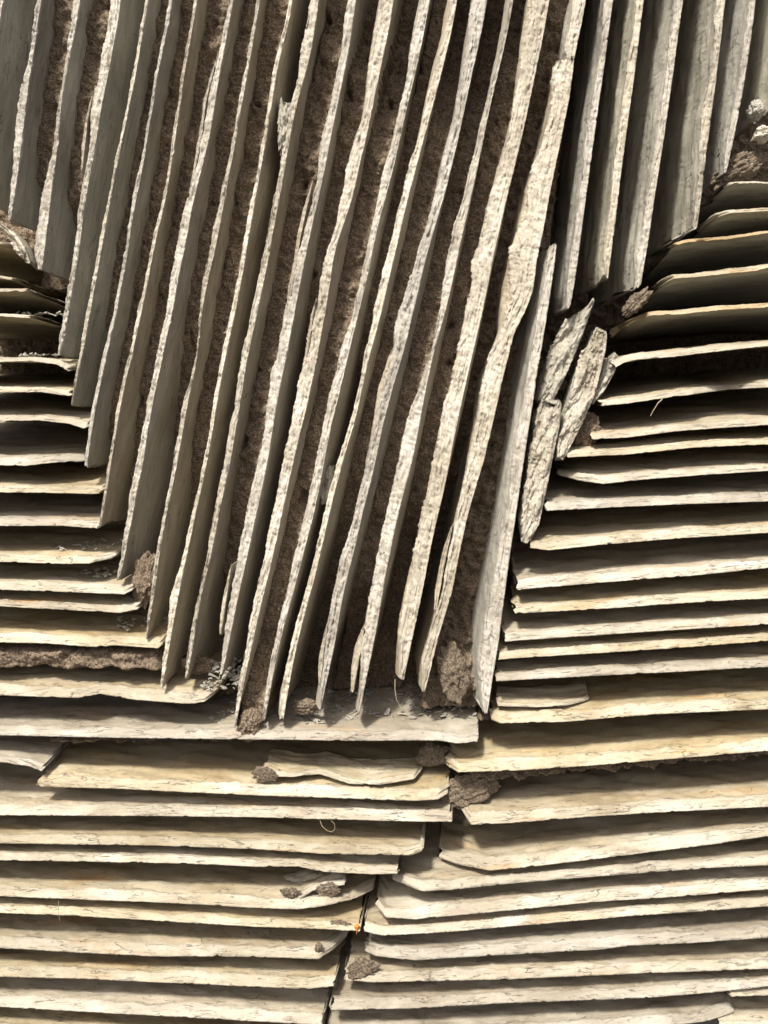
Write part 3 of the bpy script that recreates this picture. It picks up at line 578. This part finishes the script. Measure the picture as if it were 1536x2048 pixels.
# beds squeezed between flat slates
def bed(x0, x1, ys, d, soft=18):
    global depth
    yt = np.interp(GX, [q[0] for q in ys], [q[1] for q in ys]); yb = np.interp(GX, [q[0] for q in ys], [q[2] for q in ys])
    e = np.minimum(GX - x0, x1 - GX) + 6 * vn(GX / 20, GY / 20, 71)
    em = np.minimum(GY - yt + 4, yb + 6 - GY) + 5 * fbm(GX / 26, GY / 26, 70, 3)
    k_ = sstep(0, 26, em) * (e > 0)
    depth = depth + (d + np.clip(1 - e / soft, 0, 1) ** 2 * 40 - depth) * k_
bed(-300, 322, [(-300, 1280, 1352), (322, 1292, 1362)], 16)
bed(-300, 435, [(-300, 1392, 1420), (435, 1402, 1432)], 45)
bed(60, 640, [(60, 1476, 1520), (640, 1480, 1510)], 40)
bed(950, 1700, [(950, 1446, 1478), (1536, 1420, 1446), (1700, 1410, 1440)], 38)
bed(930, 1700, [(930, 1545, 1600), (1536, 1504, 1550), (1700, 1490, 1540)], 40)
big_ = fbm(GX / 55, GY / 55, 7, 4); mid_ = fbm(GX / 17, GY / 17, 8, 3)
f1, _i = cells(GX / 6.5 + 0.4 * vn(GX / 9, GY / 9, 3), GY / 6.5, 9)
hole = sstep(0.62, 1.15, fbm(GX / 44, GY / 70, 33, 4)) * 26 * (depth < 120) * (GY < 1300) * (GX < 1050) * (GX > 120)
depth = depth + hole + 10 * big_ + 5.0 * mid_ + 5.0 * (f1 - 0.4) + 1.8 * vn(GX / 3.7, GY / 3.7, 10)
rough_zone = sstep(880, 1000, GX + 0.2 * (GY - 600)) * (GY > 0)
depth += rough_zone * 14 * fbm(GX / 24, GY / 24, 12, 3)
Vg = np.stack([GX - VX, depth, VY - GY], -1).reshape(-1, 3)
nr, nc = GX.shape
i = np.arange(nr - 1)[:, None] * nc; j = np.arange(nc - 1)[None, :]
Fg = np.stack([i + j, i + nc + j, i + nc + j + 1, i + j + 1], -1).reshape(-1, 4)
o = mesh_object('mortar', Vg, Fg, [M_mortar]); tag(o, 'crumbly brown mortar packed behind and between the slates', 'mortar', kind='structure')

# ------------------------------------------------------------------ lumps of mortar, splashes
for (px, py, d, rx, ry, rz, rot, lab) in [
    (1272, 606, 6, 30, 16, 15, 0.75, 'round grainy mortar lump at the tip of a right stack slate'),
    (1172, 862, 45, 26, 22, 36, -0.3, 'brown mortar lump behind the foot of the tallest leaning shard'),
    (290, 1158, 28, 24, 18, 46, -0.1, 'dark mortar plug right of the broad dark-faced upright foot'),
    (905, 1345, 40, 28, 22, 50, 0.15, 'tall mortar lump standing on the long slab between two uprights'),
    (500, 1447, 12, 22, 18, 28, -0.2, 'dark mortar clump hanging over the long slab edge'),
    (938, 1580, 44, 56, 16, 30, 0.35, 'rough mortar lump in the joint below the long slab corner'),
    (868, 1512, 66, 34, 16, 22, 0.0, 'crumbling mortar pocket under the right part of the long slab'),
    (1478, 338, 40, 52, 30, 26, 0.5, 'mortar mound under the shorter upright at the right edge'),
    (610, 1412, 36, 24, 14, 14, 0.0, 'low mortar crumb heap on the long slab between pointed feet'),
    (395, 1330, 55, 26, 16, 20, 0.0, 'dark mortar heap between two upright feet above the ochre slab')]:
    o = lump('mortar_lump', px, py, d + 6, rx * 1.05, ry * 0.8, rz, int(px) % 97, M_mortar if 'dark' in lab or 'brown' in lab else M_lump, 1.0, rot, rough=1.7)
    tag(o, lab, 'mortar lump')
for (px, py, d, rx, rz, rot, lab) in [
    (530, 1549, 12, 28, 13, -0.2, 'oval grainy mortar splash on the pale layered slate'),
    (724, 1938, 8, 32, 20, 0.25, 'largest grainy mortar splash near the bottom joint'),
    (580, 1785, 12, 21, 9, -0.1, 'small dark mortar splash, left of the two on one slate'),
    (655, 1780, 14, 24, 13, 0.1, 'mortar splash on a rough broken patch, right of the two on one slate'),
    (676, 1850, 8, 26, 9, 0.0, 'thin mortar smear beside the tiny orange husk'),
    (638, 1894, 6, 8, 8, 0.0, 'smallest dark mortar speck on the obliquely snapped slate')]:
    o = lump('mortar_splash', px, py, d + 2, rx * 0.9, 4, rz * 0.9, int(px) % 89, M_lump, 1.6, rot, rough=2.2)
    tag(o, lab, 'mortar splash')

# ------------------------------------------------------------------ flakes lying on the slab (uncountable litter)
rng = np.random.default_rng(5)
Vs, Fs = [], []
def flake(cx, cy, cz, r, tilt_, yaw):
    n = rng.integers(4, 7); an = np.sort(rng.random(n) * 2 * np.pi)
    rr = r * (0.6 + 0.6 * rng.random(n))
    p = np.stack([np.cos(an) * rr, np.sin(an) * rr * 0.7, np.zeros(n)], 1)
    p = np.concatenate([p + [0, 0, 1.0], p - [0, 0, 1.0]])
    M_ = np.array(Matrix.Rotation(yaw, 3, 'Z') @ Matrix.Rotation(tilt_, 3, 'X') @ Matrix.Rotation(rng.normal() * .4, 3, 'Y'))
    p = p @ M_.T + [cx, cy, cz]
    b = sum(len(v) for v in Vs)
    Vs.append(p)
    for k in range(1, n - 1):
        Fs.append((b, b + k, b + k + 1)); Fs.append((b + n, b + n + k + 1, b + n + k))
    for k in range(n):
        k2 = (k + 1) % n; Fs.append((b + k, b + n + k, b + n + k2)); Fs.append((b + k, b + n + k2, b + k2))
def slab_z(px, d):       # top of the long slab at depth d
    return (VY - 1481) + 12 + 0.12 * d
for _k in range(420):
    px = rng.uniform(400, 955); d = rng.uniform(40, 200) if px < 680 else rng.uniform(60, 240)
    k = 1.0
    flake((px - VX) * k, d, slab_z(px, d) + rng.uniform(0, 4), rng.uniform(3, 11), rng.normal() * 0.35, rng.uniform(0, 6.3))
for _k in range(90):
    px = rng.uniform(395, 475); d = rng.uniform(20, 90)
    flake((px - VX), d, (VY - 1400) + 8 + 0.5 * d + rng.uniform(-6, 6), rng.uniform(4, 12), rng.normal() * 0.5, rng.uniform(0, 6.3))
for (y0, x1) in ((1285, 315), (1124, 210), (1180, 240), (722, 130), (632, 110)):
    for _k in range(26):
        px = rng.uniform(x1 - 120, x1); d = rng.uniform(30, 90)
        flake((px - VX), d, (VY - y0) + 12 + tilt_at(y0) * d + rng.uniform(0, 3), rng.uniform(3, 10), rng.normal() * 0.3, rng.uniform(0, 6.3))
for _k in range(150):
    gi = int(rng.integers(1, 19)); py = rng.uniform(0, 1250)
    if py > end_y[gi] - 30 or py < 130 * (gi == 18): continue
    x = rng.uniform(0.45, 0.9); xx = vline(gi, py) * (1 - x) + vline(min(gi + 1, 19), py) * x
    gd = np.interp(py, [q[0] for q in GAP[gi]], [q[1] for q in GAP[gi]])
    if gd > 130: continue
    flake(float(xx) - VX, gd - 1, VY - py, rng.uniform(2, 7), 1.2 + rng.normal() * 0.5, rng.uniform(0, 6.3))
o = mesh_object('slate_litter', np.concatenate(Vs), np.array(Fs), [M_grey], np.concatenate(Vs)[:, [0, 1]], None, None, smooth=False)
tag(o, 'small broken slate flakes littering the slab tops', 'litter', kind='stuff')

# ------------------------------------------------------------------ fibres and husk
o = strand('rootlet', [(1326, 795, -1), (1322, 801, -3), (1316, 806, -4), (1312, 813, -4), (1306, 822, -5), (1301, 832, -4)], 1.3, M_straw)
tag(o, 'dry forked rootlet dangling from a right stack slate', 'rootlet')
o = strand('hair', [(640, 1641, -2), (644, 1652, -6), (654, 1661, -8), (664, 1664, -8), (670, 1658, -8), (669, 1648, -6), (662, 1641, -3)], 0.6, M_straw)
tag(o, 'fine curled hair on the square-ended slate', 'hair')
o = strand('stem', [(790, 1358, 20), (790, 1380, 12), (793, 1400, 8), (806, 1422, 10), (830, 1442, 2)], 0.8, M_straw)
tag(o, 'thin dry stem bending over the long slab', 'stem')
o = strand('straw', [(117, 1802, -3), (117, 1825, -6), (120, 1842, -5)], 0.6, M_straw)
tag(o, 'short dry straw hanging at lower left', 'straw')
o = lump('husk', 714, 1853, 2, 5, 4, 5, 3, M_rust, 0.5); tag(o, 'tiny orange husk in the joint between both lower stacks', 'husk')
strand('husk_stalk', [(713, 1856, -2), (714, 1862, -3), (713, 1868, -2)], 1.2, M_rust).parent = None
bpy.data.objects['husk_stalk'].location -= o.location; bpy.data.objects['husk_stalk'].parent = o

# ------------------------------------------------------------------ gravel path in front of the wall (bounces light)
me = bpy.data.meshes.new('ground'); me.from_pydata([(-60, -60, 0), (60, -60, 0), (60, 3, 0), (-60, 3, 0)], [], [(0, 1, 2, 3)])
me.materials.append(M_ground); g = bpy.data.objects.new('ground', me); C.objects.link(g); tag(g, None, None, kind='structure')
